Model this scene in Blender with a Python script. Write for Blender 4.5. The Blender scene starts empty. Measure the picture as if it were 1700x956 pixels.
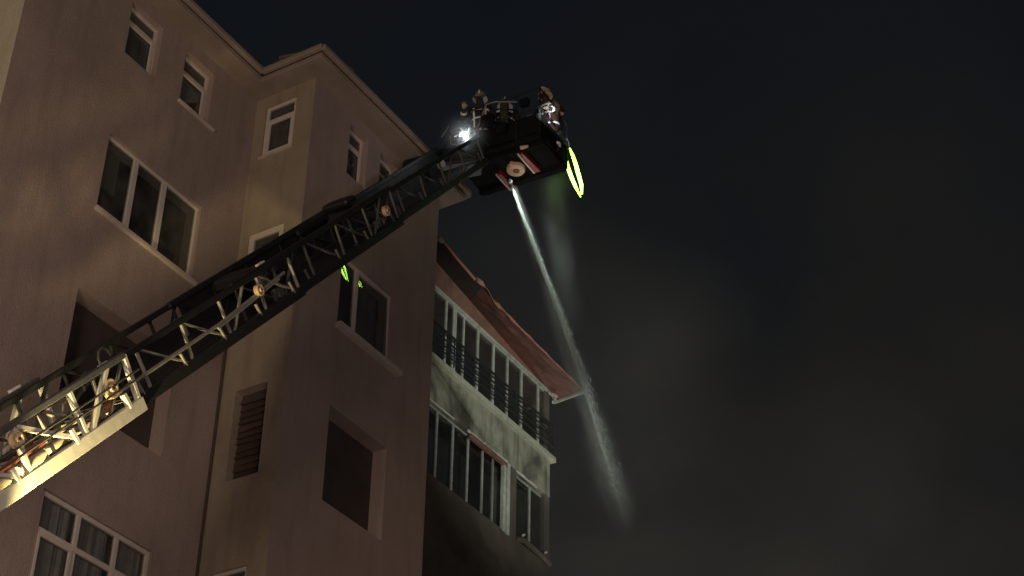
import bpy, bmesh, math, random
import numpy as np
from mathutils import Vector, Matrix
R = math.radians
random.seed(7); rng = np.random.default_rng(7)
sc = bpy.context.scene
col = sc.collection

# ------------------------------------------------------------------ camera
FPX = 2910.0; PITCH = R(34.81); ROLL = R(-0.93); HEAD = R(31.52)
cam_d = bpy.data.cameras.new('camera'); cam = bpy.data.objects.new('camera', cam_d); col.objects.link(cam)
cam_d.sensor_width = 36.0; cam_d.lens = FPX * 36.0 / 1700.0; cam_d.clip_start = 0.1; cam_d.clip_end = 2000
CAM = Vector((0, 0, 1.6))
ct, st, cr, sr = math.cos(PITCH), math.sin(PITCH), math.cos(ROLL), math.sin(ROLL)
cx = Vector((cr, sr * st, -sr * ct)); cy = Vector((sr, -cr * st, cr * ct)); cz = Vector((0, ct, st))
cam.matrix_world = Matrix(((cx.x, cy.x, -cz.x, CAM.x), (cx.y, cy.y, -cz.y, CAM.y), (cx.z, cy.z, -cz.z, CAM.z), (0, 0, 0, 1)))
sc.camera = cam
UX = Vector((math.sin(HEAD), math.cos(HEAD), 0)); WX = Vector((-math.cos(HEAD), math.sin(HEAD), 0))
def along(px, py, t): return CAM + t * ((px - 850) / FPX * cx + (478 - py) / FPX * cy + cz)

# ------------------------------------------------------------------ world, render
w = bpy.data.worlds.new('World'); sc.world = w; w.use_nodes = True
nt = w.node_tree; nt.nodes.clear()
def N(nt, t, **k):
    n = nt.nodes.new(t)
    for a, b in k.items():
        if a.startswith('i_'):
            n.inputs[a[2:].replace('_', ' ')].default_value = b
        else: setattr(n, a, b)
    return n
out = N(nt, 'ShaderNodeOutputWorld'); bg = N(nt, 'ShaderNodeBackground')
sky = N(nt, 'ShaderNodeTexSky'); sky.sky_type = 'NISHITA'; sky.sun_disc = False
sky.sun_elevation = R(-6); sky.sun_rotation = R(200)
# night cloud and city glow: soft noise over the whole dome
tc = N(nt, 'ShaderNodeTexCoord'); nz = N(nt, 'ShaderNodeTexNoise'); nz.inputs['Scale'].default_value = 2.6
nz.inputs['Detail'].default_value = 4; nz.inputs['Roughness'].default_value = 0.5
mr = N(nt, 'ShaderNodeMapRange'); mr.inputs['From Min'].default_value = 0.38; mr.inputs['From Max'].default_value = 0.72
rgb = N(nt, 'ShaderNodeMix', data_type='RGBA'); rgb.inputs[6].default_value = (0.0042, 0.0058, 0.0086, 1); rgb.inputs[7].default_value = (0.0074, 0.0082, 0.0086, 1)
add = N(nt, 'ShaderNodeMix', data_type='RGBA', blend_type='ADD'); add.inputs[0].default_value = 0.004
nt.links.new(tc.outputs['Generated'], nz.inputs['Vector']); nt.links.new(nz.outputs['Fac'], mr.inputs['Value'])
nt.links.new(mr.outputs[0], rgb.inputs[0]); nt.links.new(rgb.outputs[2], add.inputs[6]); nt.links.new(sky.outputs[0], add.inputs[7])
nt.links.new(add.outputs[2], bg.inputs['Color']); nt.links.new(bg.outputs[0], out.inputs['Surface'])
bg.inputs['Strength'].default_value = 1.0
sc.view_settings.view_transform = 'Standard'; sc.view_settings.look = 'None'
sc.view_settings.exposure = 0; sc.view_settings.gamma = 1
sc.render.engine = 'CYCLES'
sc.cycles.use_denoising = True; sc.cycles.max_bounces = 6; sc.cycles.volume_bounces = 0
sc.cycles.transparent_max_bounces = 12; sc.cycles.caustics_reflective = False; sc.cycles.caustics_refractive = False
sc.cycles.sample_clamp_indirect = 2.0

# ------------------------------------------------------------------ lights
def lamp(name, kind, loc, energy, color, target=None, **k):
    d = bpy.data.lights.new(name, kind); d.energy = energy; d.color = color
    for a, b in k.items(): setattr(d, a, b)
    o = bpy.data.objects.new(name, d); col.objects.link(o); o.location = loc
    if target is not None: o.rotation_euler = (Vector(target) - Vector(loc)).to_track_quat('-Z', 'Y').to_euler()
    return o
# sodium street lamp down the street to the left
lamp('street_light', 'POINT', (-6.6, -1.0, 7.5), 4700, (1.0, 0.77, 0.55), shadow_soft_size=2.0)
# added fill lamp: a weaker pinkish light from the right
lamp('work_light', 'POINT', (3.5, 1.0, 4.0), 3100, (1.0, 0.78, 0.66), shadow_soft_size=3.0)
# searchlight on the upper balcony
lamp('searchlight', 'SPOT', (16.5, 7.0, 2.5), 34000, (0.94, 1.0, 0.87), target=UX * 32.6 + WX * 19.3 + Vector((0, 0, 24.9)), spot_size=R(15), spot_blend=0.9, shadow_soft_size=0.15)

# ------------------------------------------------------------------ materials
MATS = {}
def mat(name, color, rough=0.6, metal=0.0, var=0.0, vscale=3.0, bump=0.0, bscale=40.0, color2=None, streak=0.0, spec=0.5, emit=None, estr=0.0, soot=None, coat=0.0, speck=0.0):
    m = bpy.data.materials.new(name); m.use_nodes = True; t = m.node_tree; b = t.nodes['Principled BSDF']
    b.inputs['Base Color'].default_value = (*color, 1); b.inputs['Roughness'].default_value = rough; b.inputs['Metallic'].default_value = metal
    b.inputs['Specular IOR Level'].default_value = spec; b.inputs['Coat Weight'].default_value = coat
    co = N(t, 'ShaderNodeTexCoord'); src = co.outputs['Object']; cur = None
    if var > 0 or color2:
        n = N(t, 'ShaderNodeTexNoise'); n.inputs['Scale'].default_value = vscale; n.inputs['Detail'].default_value = 8; n.inputs['Roughness'].default_value = 0.62
        t.links.new(src, n.inputs['Vector'])
        r = N(t, 'ShaderNodeMapRange'); r.inputs['From Min'].default_value = 0.32; r.inputs['From Max'].default_value = 0.68
        t.links.new(n.outputs['Fac'], r.inputs['Value'])
        mx = N(t, 'ShaderNodeMix', data_type='RGBA'); mx.inputs[6].default_value = (*color, 1)
        c2 = color2 or tuple(c * (1 - var) for c in color); mx.inputs[7].default_value = (*c2, 1)
        t.links.new(r.outputs[0], mx.inputs[0]); cur = mx.outputs[2]
    if streak > 0:
        mp = N(t, 'ShaderNodeMapping'); mp.inputs['Scale'].default_value = (5, 5, 0.55); t.links.new(src, mp.inputs['Vector'])
        n = N(t, 'ShaderNodeTexNoise'); n.inputs['Scale'].default_value = 1.0; n.inputs['Detail'].default_value = 5; t.links.new(mp.outputs[0], n.inputs['Vector'])
        r = N(t, 'ShaderNodeMapRange'); r.inputs['From Min'].default_value = 0.5; r.inputs['From Max'].default_value = 0.75
        r.inputs['To Min'].default_value = 0; r.inputs['To Max'].default_value = streak; t.links.new(n.outputs['Fac'], r.inputs['Value'])
        mx = N(t, 'ShaderNodeMix', data_type='RGBA', blend_type='MULTIPLY'); t.links.new(r.outputs[0], mx.inputs[0])
        if cur: t.links.new(cur, mx.inputs[6])
        else: mx.inputs[6].default_value = (*color, 1)
        mx.inputs[7].default_value = (0.25, 0.23, 0.21, 1); cur = mx.outputs[2]
    if soot:
        n = N(t, 'ShaderNodeTexNoise'); n.inputs['Scale'].default_value = soot[0]; n.inputs['Detail'].default_value = 6; n.inputs['Distortion'].default_value = 0.6
        mp = N(t, 'ShaderNodeMapping'); mp.inputs['Scale'].default_value = (1, 1, 0.8); t.links.new(src, mp.inputs['Vector']); t.links.new(mp.outputs[0], n.inputs['Vector'])
        r = N(t, 'ShaderNodeMapRange'); r.inputs['From Min'].default_value = soot[1]; r.inputs['From Max'].default_value = soot[2]; t.links.new(n.outputs['Fac'], r.inputs['Value'])
        mx = N(t, 'ShaderNodeMix', data_type='RGBA'); t.links.new(r.outputs[0], mx.inputs[0])
        if cur: t.links.new(cur, mx.inputs[6])
        else: mx.inputs[6].default_value = (*color, 1)
        mx.inputs[7].default_value = (*soot[3], 1); cur = mx.outputs[2]
    if speck > 0:
        n = N(t, 'ShaderNodeTexNoise'); n.inputs['Scale'].default_value = 70; n.inputs['Detail'].default_value = 3; n.inputs['Roughness'].default_value = .8; t.links.new(src, n.inputs['Vector'])
        r = N(t, 'ShaderNodeMapRange'); r.inputs['From Min'].default_value = .3; r.inputs['From Max'].default_value = .7; r.inputs['To Min'].default_value = 1 - speck; r.inputs['To Max'].default_value = 1 + speck; t.links.new(n.outputs['Fac'], r.inputs['Value'])
        vm = N(t, 'ShaderNodeVectorMath', operation='SCALE'); t.links.new(r.outputs[0], vm.inputs['Scale'])
        if cur: t.links.new(cur, vm.inputs[0])
        else: vm.inputs[0].default_value = color
        cur = vm.outputs[0]
    if cur: t.links.new(cur, b.inputs['Base Color'])
    if bump > 0:
        n = N(t, 'ShaderNodeTexNoise'); n.inputs['Scale'].default_value = bscale; n.inputs['Detail'].default_value = 5; t.links.new(src, n.inputs['Vector'])
        bp = N(t, 'ShaderNodeBump'); bp.inputs['Strength'].default_value = bump; bp.inputs['Distance'].default_value = 0.01
        t.links.new(n.outputs['Fac'], bp.inputs['Height']); t.links.new(bp.outputs[0], b.inputs['Normal'])
    if emit: b.inputs['Emission Color'].default_value = (*emit, 1); b.inputs['Emission Strength'].default_value = estr
    MATS[name] = m; return m
mat('render_mauve', (0.33, 0.252, 0.232), 0.95, var=0.17, vscale=1.0, bump=1.0, bscale=45, streak=0.22, soot=(0.45, 0.55, 0.85, (0.20, 0.15, 0.135)), speck=0.22)
mat('render_tan', (0.325, 0.268, 0.205), 0.95, var=0.2, vscale=1.1, bump=1.0, bscale=45, streak=0.3, soot=(0.8, 0.56, 0.85, (0.19, 0.15, 0.12)), speck=0.22)  # tan paint, with the warmer lamp light on this face mixed into the colour
mat('render_cream', (0.62, 0.56, 0.43), 0.95, var=0.12, vscale=1.6, bump=1.0, bscale=45, streak=0.2, speck=0.22)  # tan render made paler: stronger light on the left side put into colour
mat('render_dark', (0.075, 0.05, 0.048), 0.95, var=0.3, vscale=3, bump=0.5, bscale=30)
mat('frame_plastic', (0.58, 0.51, 0.48), 0.5, var=0.12, vscale=6, bump=0.05)
mat('sill_stone', (0.52, 0.44, 0.40), 0.85, var=0.2, vscale=8, bump=0.3)
mat('eave_board', (0.30, 0.235, 0.20), 0.9, var=0.25, vscale=2.2, bump=0.5)
mat('roof_tile', (0.20, 0.15, 0.125), 0.85, var=0.4, vscale=5, bump=0.4)
mat('net_curtain', (0.16, 0.14, 0.14), 0.9, var=0.3, vscale=5)
mat('curtain', (0.55, 0.48, 0.50), 0.9, var=0.35, vscale=4)
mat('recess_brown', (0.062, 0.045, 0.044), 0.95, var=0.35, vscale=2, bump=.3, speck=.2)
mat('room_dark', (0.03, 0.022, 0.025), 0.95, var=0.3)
mat('shutter_slat', (0.10, 0.062, 0.052), 0.7, var=0.25, vscale=5)
mat('asphalt', (0.05, 0.05, 0.05), 0.9, var=0.3, bump=0.5)
mat('aluminium', (0.62, 0.60, 0.55), 0.42, metal=0.25, var=0.22, vscale=9, bump=0.08, bscale=60)
mat('ladder_grey', (0.10, 0.10, 0.105), 0.5, metal=0.3, var=0.3, vscale=7)  # darker than the aluminium: shade on the top rails put into the colour
mat('ladder_black', (0.018, 0.018, 0.022), 0.55, metal=0.2, var=0.3, vscale=6)  # near-black stands in for the upper stages lying unlit
mat('pale_metal', (0.30, 0.285, 0.26), 0.45, metal=0.3, var=0.25, vscale=12)
mat('pulley_plate', (0.62, 0.45, 0.28), 0.45, metal=0.25, var=0.3, vscale=14)
mat('cable', (0.05, 0.05, 0.05), 0.6)
mat('hose_red', (0.30, 0.06, 0.04), 0.7, var=0.3, vscale=10)
mat('hose_canvas', (0.48, 0.42, 0.30), 0.85, var=0.3, vscale=9, bump=0.3)
mat('marker_orange', (0.75, 0.20, 0.07), 0.6)
mat('basket_dark', (0.010, 0.010, 0.011), 0.9, var=0.4, vscale=8, bump=0.2, spec=0.1)
mat('basket_rail', (0.045, 0.045, 0.045), 0.4, metal=0.5, var=0.3, vscale=10)
mat('plate_beige', (0.62, 0.42, 0.30), 0.6, var=0.15, vscale=12)
mat('plate_rust', (0.22, 0.075, 0.035), 0.8, var=0.3, vscale=14)
mat('paint_red', (0.22, 0.014, 0.018), 0.45, var=0.2, vscale=10)
mat('paint_white', (0.75, 0.72, 0.68), 0.5, var=0.1)
mat('coat_navy', (0.018, 0.019, 0.026), 0.85, var=0.3, vscale=10, bump=0.5, bscale=18)
mat('coat_brown', (0.07, 0.03, 0.02), 0.85, var=0.3, vscale=10, bump=0.5, bscale=18)
mat('skin', (0.42, 0.26, 0.18), 0.6)
mat('helmet_cream', (0.30, 0.28, 0.20), 0.4, var=0.15, coat=0.3)
mat('helmet_dark', (0.05, 0.045, 0.04), 0.35, coat=0.3)
mat('tape', (0.92, 0.94, 0.98), 0.35, spec=0.8)
mat('glove', (0.40, 0.34, 0.20), 0.8, var=0.2)
mat('tank', (0.10, 0.10, 0.09), 0.4, metal=0.4)
mat('lamp_lens', (0.9, 0.9, 0.9), 0.3, emit=(0.92, 0.98, 1.0), estr=40)
mat('red_lens', (0.10, 0.02, 0.01), 0.3)
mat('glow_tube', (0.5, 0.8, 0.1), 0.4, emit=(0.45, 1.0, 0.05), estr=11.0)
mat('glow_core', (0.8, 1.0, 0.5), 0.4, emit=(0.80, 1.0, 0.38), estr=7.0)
mat('plaster_grey', (0.37, 0.37, 0.29), 0.95, var=0.35, vscale=2.5, bump=0.6, bscale=24, streak=0.9, soot=(0.9, 0.44, 0.60, (0.085, 0.082, 0.066)), speck=0.22)
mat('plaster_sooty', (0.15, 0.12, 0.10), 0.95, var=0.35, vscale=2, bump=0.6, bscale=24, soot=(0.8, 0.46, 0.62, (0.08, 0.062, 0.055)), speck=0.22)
mat('brick_red', (0.30, 0.15, 0.115), 0.9, var=0.3, vscale=5, bump=0.5, soot=(1.4, 0.5, 0.66, (0.15, 0.085, 0.065)), speck=0.22)
mat('slab_edge', (0.50, 0.50, 0.40), 0.8, var=0.3, vscale=6, bump=0.4)
mat('balcony_frame', (0.58, 0.60, 0.54), 0.5, var=0.35, vscale=7, streak=0.5)
mat('rail_black', (0.03, 0.032, 0.032), 0.5, metal=0.4)
mat('sheet_copper', (0.17, 0.062, 0.044), 0.62, metal=0.1, var=0.35, vscale=2.5, bump=0.5, bscale=5, soot=(1.6, 0.52, 0.68, (0.09, 0.045, 0.035)))
mat('sheet_sooty', (0.06, 0.045, 0.042), 0.7, var=0.4, vscale=3, bump=0.4, bscale=6)
mat('sheet_edge', (0.55, 0.24, 0.17), 0.5, metal=0.1, var=0.3, vscale=6, bump=0.5, bscale=8)
mat('foam_white', (0.75, 0.73, 0.66), 0.9, var=0.35, vscale=14, bump=0.8, bscale=20)
mat('water', (0.80, 0.90, 0.86), 0.35)

g = bpy.data.materials.new('glass'); g.use_nodes = True; t = g.node_tree; t.nodes.clear(); MATS['glass'] = g
o_ = N(t, 'ShaderNodeOutputMaterial'); tr = N(t, 'ShaderNodeBsdfTransparent'); tr.inputs[0].default_value = (0.8, 0.83, 0.83, 1)
gl = N(t, 'ShaderNodeBsdfGlossy'); gl.inputs['Roughness'].default_value = 0.015; fr = N(t, 'ShaderNodeFresnel'); fr.inputs[0].default_value = 1.62
mx = N(t, 'ShaderNodeMixShader'); t.links.new(fr.outputs[0], mx.inputs[0]); t.links.new(tr.outputs[0], mx.inputs[1]); t.links.new(gl.outputs[0], mx.inputs[2]); ge = N(t, 'ShaderNodeNewGeometry'); mi = N(t, 'ShaderNodeMapRange'); mi.inputs['To Min'].default_value = 1.6; mi.inputs['To Max'].default_value = 1 / 1.6
t.links.new(ge.outputs['Backfacing'], mi.inputs['Value']); t.links.new(mi.outputs[0], fr.inputs[0])
df = N(t, 'ShaderNodeBsdfDiffuse'); df.inputs[0].default_value = (0.17, 0.165, 0.15, 1)      # grey veil standing in for soft reflections on the panes
gn = N(t, 'ShaderNodeTexNoise'); gn.inputs['Scale'].default_value = 2.5; gn.inputs['Detail'].default_value = 5; gm = N(t, 'ShaderNodeMapRange')
gc = N(t, 'ShaderNodeTexCoord'); t.links.new(gc.outputs['Object'], gn.inputs['Vector'])
gm.inputs['From Min'].default_value = .35; gm.inputs['From Max'].default_value = .7; gm.inputs['To Min'].default_value = .06; gm.inputs['To Max'].default_value = .26; t.links.new(gn.outputs['Fac'], gm.inputs['Value'])
m2 = N(t, 'ShaderNodeMixShader'); t.links.new(gm.outputs[0], m2.inputs[0]); t.links.new(mx.outputs[0], m2.inputs[1]); t.links.new(df.outputs[0], m2.inputs[2]); t.links.new(m2.outputs[0], o_.inputs[0])

gm.name = 'dust'; g2 = g.copy(); g2.name = 'glass_washed'; MATS['glass_washed'] = g2
g2.node_tree.nodes['dust'].inputs['To Min'].default_value = .01; g2.node_tree.nodes['dust'].inputs['To Max'].default_value = .07

# ------------------------------------------------------------------ mesh helpers
class MB:
    def __init__(s): s.v = []; s.f = []; s.smooth = False
    def quadbox(s, P8):
        b = len(s.v); s.v += [tuple(p) for p in P8]
        for f in ((0, 3, 2, 1), (4, 5, 6, 7), (0, 1, 5, 4), (1, 2, 6, 5), (2, 3, 7, 6), (3, 0, 4, 7)): s.f.append(tuple(b + i for i in f))
    def box(s, x0, x1, y0, y1, z0, z1):
        s.quadbox([(x0, y0, z0), (x1, y0, z0), (x1, y1, z0), (x0, y1, z0), (x0, y0, z1), (x1, y0, z1), (x1, y1, z1), (x0, y1, z1)]); return s
    def bar(s, a, b, wd, ht=None, up=(0, 0, 1)):
        a = Vector(a); b = Vector(b); ht = ht or wd; d = (b - a).normalized(); up = Vector(up)
        if abs(d.dot(up)) > 0.98: up = Vector((1, 0, 0))
        sx = d.cross(up).normalized() * wd / 2; sz = sx.cross(d).normalized() * ht / 2
        s.quadbox([a - sx - sz, a + sx - sz, a + sx + sz, a - sx + sz, b - sx - sz, b + sx - sz, b + sx + sz, b - sx + sz]); return s
    def tube(s, pts, r, n=8, rs=None):
        pts = [Vector(p) for p in pts]; b = len(s.v); k = len(pts); up = Vector((0, 0, 1)); prev = None
        for i, p in enumerate(pts):
            d = (pts[min(i + 1, k - 1)] - pts[max(i - 1, 0)]).normalized()
            if prev is None:
                prev = d.cross(up if abs(d.z) < 0.9 else Vector((1, 0, 0))).normalized()
            x = (prev - d * prev.dot(d)).normalized(); prev = x; y = d.cross(x)
            rr = rs[i] if rs else r
            for j in range(n):
                a = 2 * math.pi * j / n; s.v.append(tuple(p + (x * math.cos(a) + y * math.sin(a)) * rr))
        for i in range(k - 1):
            for j in range(n):
                s.f.append((b + i * n + j, b + i * n + (j + 1) % n, b + (i + 1) * n + (j + 1) % n, b + (i + 1) * n + j))
        s.f.append(tuple(b + j for j in range(n))[::-1]); s.f.append(tuple(b + (k - 1) * n + j for j in range(n)))
        return s
    def lathe(s, c, ax, prof, n=20):
        c = Vector(c); ax = Vector(ax).normalized(); x = ax.cross(Vector((0, 0, 1)) if abs(ax.z) < 0.9 else Vector((1, 0, 0))).normalized(); y = ax.cross(x)
        b = len(s.v)
        for (r, h) in prof:
            for j in range(n):
                a = 2 * math.pi * j / n; s.v.append(tuple(c + ax * h + (x * math.cos(a) + y * math.sin(a)) * max(r, 1e-4)))
        for i in range(len(prof) - 1):
            for j in range(n): s.f.append((b + i * n + j, b + i * n + (j + 1) % n, b + (i + 1) * n + (j + 1) % n, b + (i + 1) * n + j))
        s.f.append(tuple(b + j for j in range(n))[::-1]); s.f.append(tuple(b + (len(prof) - 1) * n + j for j in range(n)))
        return s
    def build(s, name, m, parent=None, bevel=0.0, smooth=False):
        me = bpy.data.meshes.new(name); me.from_pydata(s.v, [], s.f); bm = bmesh.new(); bm.from_mesh(me)
        bmesh.ops.recalc_face_normals(bm, faces=bm.faces); bm.to_mesh(me); bm.free()
        me.materials.append(MATS[m]); o = bpy.data.objects.new(name, me); col.objects.link(o)
        if parent: o.parent = parent
        if smooth:
            for p in me.polygons: p.use_smooth = True
            me.set_sharp_from_angle(angle=R(40))
        if bevel:
            b = o.modifiers.new('bevel', 'BEVEL'); b.width = bevel; b.segments = 2; b.limit_method = 'ANGLE'
        return o
def tag(o, label=None, cat=None, group=None, kind=None):
    if label: o['label'] = label
    if cat: o['category'] = cat
    if group: o['group'] = group
    if kind: o['kind'] = kind
    return o
def empty(name, loc, rz=0.0):
    o = bpy.data.objects.new(name, None); col.objects.link(o); o.location = loc; o.rotation_euler = (0, 0, rz); o.empty_display_size = 0.2; return o

# a wall with openings; mp maps (along, inward depth, z) to local coordinates
def wall(parent, mp, a0, a1, z0, z1, T, holes, m, name='wall'):
    xs = sorted({a0, a1, *[h[0] for h in holes], *[h[1] for h in holes]}); zs = sorted({z0, z1, *[h[2] for h in holes], *[h[3] for h in holes]})
    nx, nz_ = len(xs) - 1, len(zs) - 1
    def solid(i, j):
        if i < 0 or j < 0 or i >= nx or j >= nz_: return False
        x = (xs[i] + xs[i + 1]) / 2; z = (zs[j] + zs[j + 1]) / 2
        return not any(h[0] < x < h[1] and h[2] < z < h[3] for h in holes)
    b = MB(); idx = {}
    def V(i, k, j):
        if (i, k, j) not in idx: idx[(i, k, j)] = len(b.v); b.v.append(tuple(mp(xs[i], k * T, zs[j])))
        return idx[(i, k, j)]
    for i in range(nx):
        for j in range(nz_):
            if not solid(i, j): continue
            for k in (0, 1): b.f.append((V(i, k, j), V(i + 1, k, j), V(i + 1, k, j + 1), V(i, k, j + 1)))
            if not solid(i - 1, j): b.f.append((V(i, 0, j), V(i, 1, j), V(i, 1, j + 1), V(i, 0, j + 1)))
            if not solid(i + 1, j): b.f.append((V(i + 1, 0, j), V(i + 1, 1, j), V(i + 1, 1, j + 1), V(i + 1, 0, j + 1)))
            if not solid(i, j - 1): b.f.append((V(i, 0, j), V(i + 1, 0, j), V(i + 1, 1, j), V(i, 1, j)))
            if not solid(i, j + 1): b.f.append((V(i, 0, j + 1), V(i + 1, 0, j + 1), V(i + 1, 1, j + 1), V(i, 1, j + 1)))
    return b.build(name, m, parent)
def mbox(b, mp, a0, a1, d0, d1, z0, z1):
    b.quadbox([mp(a0, d0, z0), mp(a1, d0, z0), mp(a1, d1, z0), mp(a0, d1, z0), mp(a0, d0, z1), mp(a1, d0, z1), mp(a1, d1, z1), mp(a0, d1, z1)])

def window(parent, mp, a0, a1, z0, z1, d, mull=(), trans=(), ft=0.055, mt=0.05, sash=(), sill=0.0, fm='frame_plastic', sill_ext=0.0, sill_out=0.05, pane_d=0.0, ajar=0.0, nod=0.0):
    """frame with mullions and transoms; each pane a child of the frame. mull: positions; trans: (z, a_from, a_to)"""
    b = MB(); dd = 0.06
    mbox(b, mp, a0, a1, d, d + dd, z0, z0 + ft); mbox(b, mp, a0, a1, d, d + dd, z1 - ft, z1)
    mbox(b, mp, a0, a0 + ft, d + 0.001, d + dd - 0.001, z0 + ft, z1 - ft); mbox(b, mp, a1 - ft, a1, d + 0.001, d + dd - 0.001, z0 + ft, z1 - ft)
    for x in mull: mbox(b, mp, x - mt / 2, x + mt / 2, d + 0.002, d + dd - 0.002, z0 + ft, z1 - ft)
    for z in trans: mbox(b, mp, a0 + ft, a1 - ft, d + 0.004, d + dd - 0.004, z - mt / 2, z + mt / 2)
    fo = b.build('window', fm, parent, bevel=0.006)
    xs = [a0 + ft - 0.01] + sum([[x - mt / 2 + 0.01, x + mt / 2 - 0.01] for x in mull], []) + [a1 - ft + 0.01]
    zs = [z0 + ft - 0.01] + sum([[z - mt / 2 + 0.01, z + mt / 2 - 0.01] for z in trans], []) + [z1 - ft + 0.01]
    for i in range(0, len(xs), 2):
        for j in range(0, len(zs), 2):
            p = MB(); e = ajar if i == len(xs) - 2 else 0.0; q0 = d + 0.028 + e; q1 = d + 0.028 - e
            h = nod * (2.2 if i == len(xs) - 2 else 1); p.quadbox([mp(xs[i], q0 - h, zs[j]), mp(xs[i + 1], q1 - h, zs[j]), mp(xs[i + 1], q1 + .006 - h, zs[j]), mp(xs[i], q0 + .006 - h, zs[j]), mp(xs[i], q0 + h, zs[j + 1]), mp(xs[i + 1], q1 + h, zs[j + 1]), mp(xs[i + 1], q1 + .006 + h, zs[j + 1]), mp(xs[i], q0 + .006 + h, zs[j + 1])]); p.build('pane', 'glass_washed' if fm == 'balcony_frame' else 'glass', fo)
    for (sa0, sa1, sz0, sz1) in sash:
        s_ = MB(); k = 0.045; e = d - 0.018
        mbox(s_, mp, sa0, sa1, e, d + 0.02, sz0, sz0 + k); mbox(s_, mp, sa0, sa1, e, d + 0.02, sz1 - k, sz1)
        mbox(s_, mp, sa0, sa0 + k, e + 0.001, d + 0.019, sz0 + k, sz1 - k); mbox(s_, mp, sa1 - k, sa1, e + 0.001, d + 0.019, sz0 + k, sz1 - k)
        s_.build('sash', fm, fo, bevel=0.004)
    if sill > 0:
        s_ = MB(); mbox(s_, mp, a0 - 0.03, a1 + 0.03 + sill_ext, -sill_out, d - 0.02, z0 - sill, z0 - 0.002); s_.build('sill', 'sill_stone', fo, bevel=0.006)
    return fo

# ------------------------------------------------------------------ ground
b = MB(); b.v = [(-400, -400, 0), (400, -400, 0), (400, 400, 0), (-400, 400, 0)]; b.f = [(0, 1, 2, 3)]
tag(b.build('ground', 'asphalt'), kind='structure')

# ------------------------------------------------------------------ the near apartment building
U0, W0 = 16.42, 13.82
RZ = math.pi / 2 - HEAD
B1 = empty('apartment_building', UX * U0 + WX * W0, RZ)
tag(B1, 'mauve rendered apartment building with a projecting bay, behind the fire ladder', 'building')
YL = 1.19; XL = -4.92; XR = 3.63; ZT = 20.42
front = lambda a, d, z: Vector((a, d, z))
leftw = lambda a, d, z: Vector((a, YL + d, z))
tanw = lambda a, d, z: Vector((-0.004 + d, a, z))
sidel = lambda a, d, z: Vector((XL - 0.004 + d, a, z))
sider = lambda a, d, z: Vector((XR + 0.004 - d, a, z))
T = 0.30
lev = [(19.14, 20.17), (16.29, 17.62), (13.28, 14.84)] + [(10.30 - 3.0 * k, 11.90 - 3.0 * k) for k in range(4)]
fh = [(0.98, 1.49, *lev[0]), (1.85, 2.36, *lev[0]), (1.06, 2.47, *lev[1]), (1.06, 2.54, 13.28, 14.84)] + [(1.06, 2.47, *l) for l in lev[3:]]
lh = [(-3.00, -2.30, *lev[0]), (-1.75, -1.07, *lev[0]), (-2.97, -0.93, *lev[1]), (-3.02, -1.02, 13.28, 14.90)] + [(-2.96, -0.93, *l) for l in lev[3:]]
th = [(0.36, 0.97, 19.13, 20.18), (0.34, 1.02, 16.29, 17.63), (0.32, 0.90, 13.30, 14.78)] + [(0.33, 0.95, *l) for l in lev[3:]]
wall(B1, front, 0, XR, 0.02, ZT, T, fh, 'render_mauve')
wall(B1, leftw, XL, 0.15, 0.021, ZT - 0.001, T, lh, 'render_mauve')
wall(B1, tanw, 0.003, YL + 0.1, 0.022, ZT - 0.002, T, th, 'render_tan')
wall(B1, sidel, YL + 0.003, 11, 0.022, ZT - 0.002, T, [], 'render_cream')
wall(B1, sider, 0.003, 11, 0.022, ZT - 0.002, T, [], 'render_tan')
bk = MB(); bk.box(XL + 0.3, XR - 0.3, 10.7, 10.99, 0.02, ZT - 0.003); bk.build('wall', 'render_mauve', B1)
fl = MB()
for z in (2.6, 5.6, 8.6, 9.5, 12.4, 15.5, 18.4):
    fl.box(0.31, XR - 0.31, 0.31, 10.6, z, z + 0.15); fl.box(XL + 0.31, 0.30, YL + 0.31, 10.6, z, z + 0.15)
fl.build('floor_slab', 'room_dark', B1)
# roof: soffit boards, fascia, tile courses
def Lpoly(o_, z, b, dz):  # an L-shaped outline, overhang o_
    pts = [(XL - o_, YL - o_), (-o_, YL - o_), (-o_, -o_), (XR + o_ * 0.85, -o_), (XR + o_ * 0.85, 11 + o_), (XL - o_, 11 + o_)]
    k = len(b.v)
    for x, y in pts: b.v.append((x, y, z))
    for x, y in pts: b.v.append((x, y, z + dz))
    b.f.append(tuple(k + i for i in range(6))[::-1]); b.f.append(tuple(k + 6 + i for i in range(6)))
    for i in range(6): b.f.append((k + i, k + (i + 1) % 6, k + 6 + (i + 1) % 6, k + 6 + i))
    return b
OV = 0.36
roof = Lpoly(OV, ZT + 0.002, MB(), 0.10).build('roof', 'eave_board', B1, bevel=0.01)
gt = MB()
for p, q in (((XL - OV, YL - OV - 0.05), (-OV - 0.05, YL - OV - 0.05)), ((-OV - 0.05, YL - OV - 0.05), (-OV - 0.05, -OV - 0.05)), ((-OV - 0.05, -OV - 0.05), (XR + OV * .85 + 0.05, -OV - 0.05)), ((XR + OV * .85 + 0.05, -OV - 0.05), (XR + OV * .85 + 0.05, 11))):
    P = Vector((*p, ZT + 0.15)); Q = Vector((*q, ZT + 0.15)); gt.bar(P, Q, 0.09, 0.10)
gt.build('gutter', 'eave_board', roof, bevel=0.02)
tl = MB()
def tiles(x0, y0, x1, y1, nx_, ny_):
    n = int(max(abs(x1 - x0), abs(y1 - y0)) / 0.2)
    for k in range(n):
        f = (k + 0.5) / n; x = x0 + (x1 - x0) * f; y = y0 + (y1 - y0) * f; j = random.uniform(-0.015, 0.015)
        j = random.uniform(-.02, .02); tl.bar((x + nx_ * (0.0 + j), y + ny_ * (0.0 + j), ZT + 0.19 + j * 0.5), (x - nx_ * 0.9, y - ny_ * 0.9, ZT + 0.40 + j), 0.17, 0.05)
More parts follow.
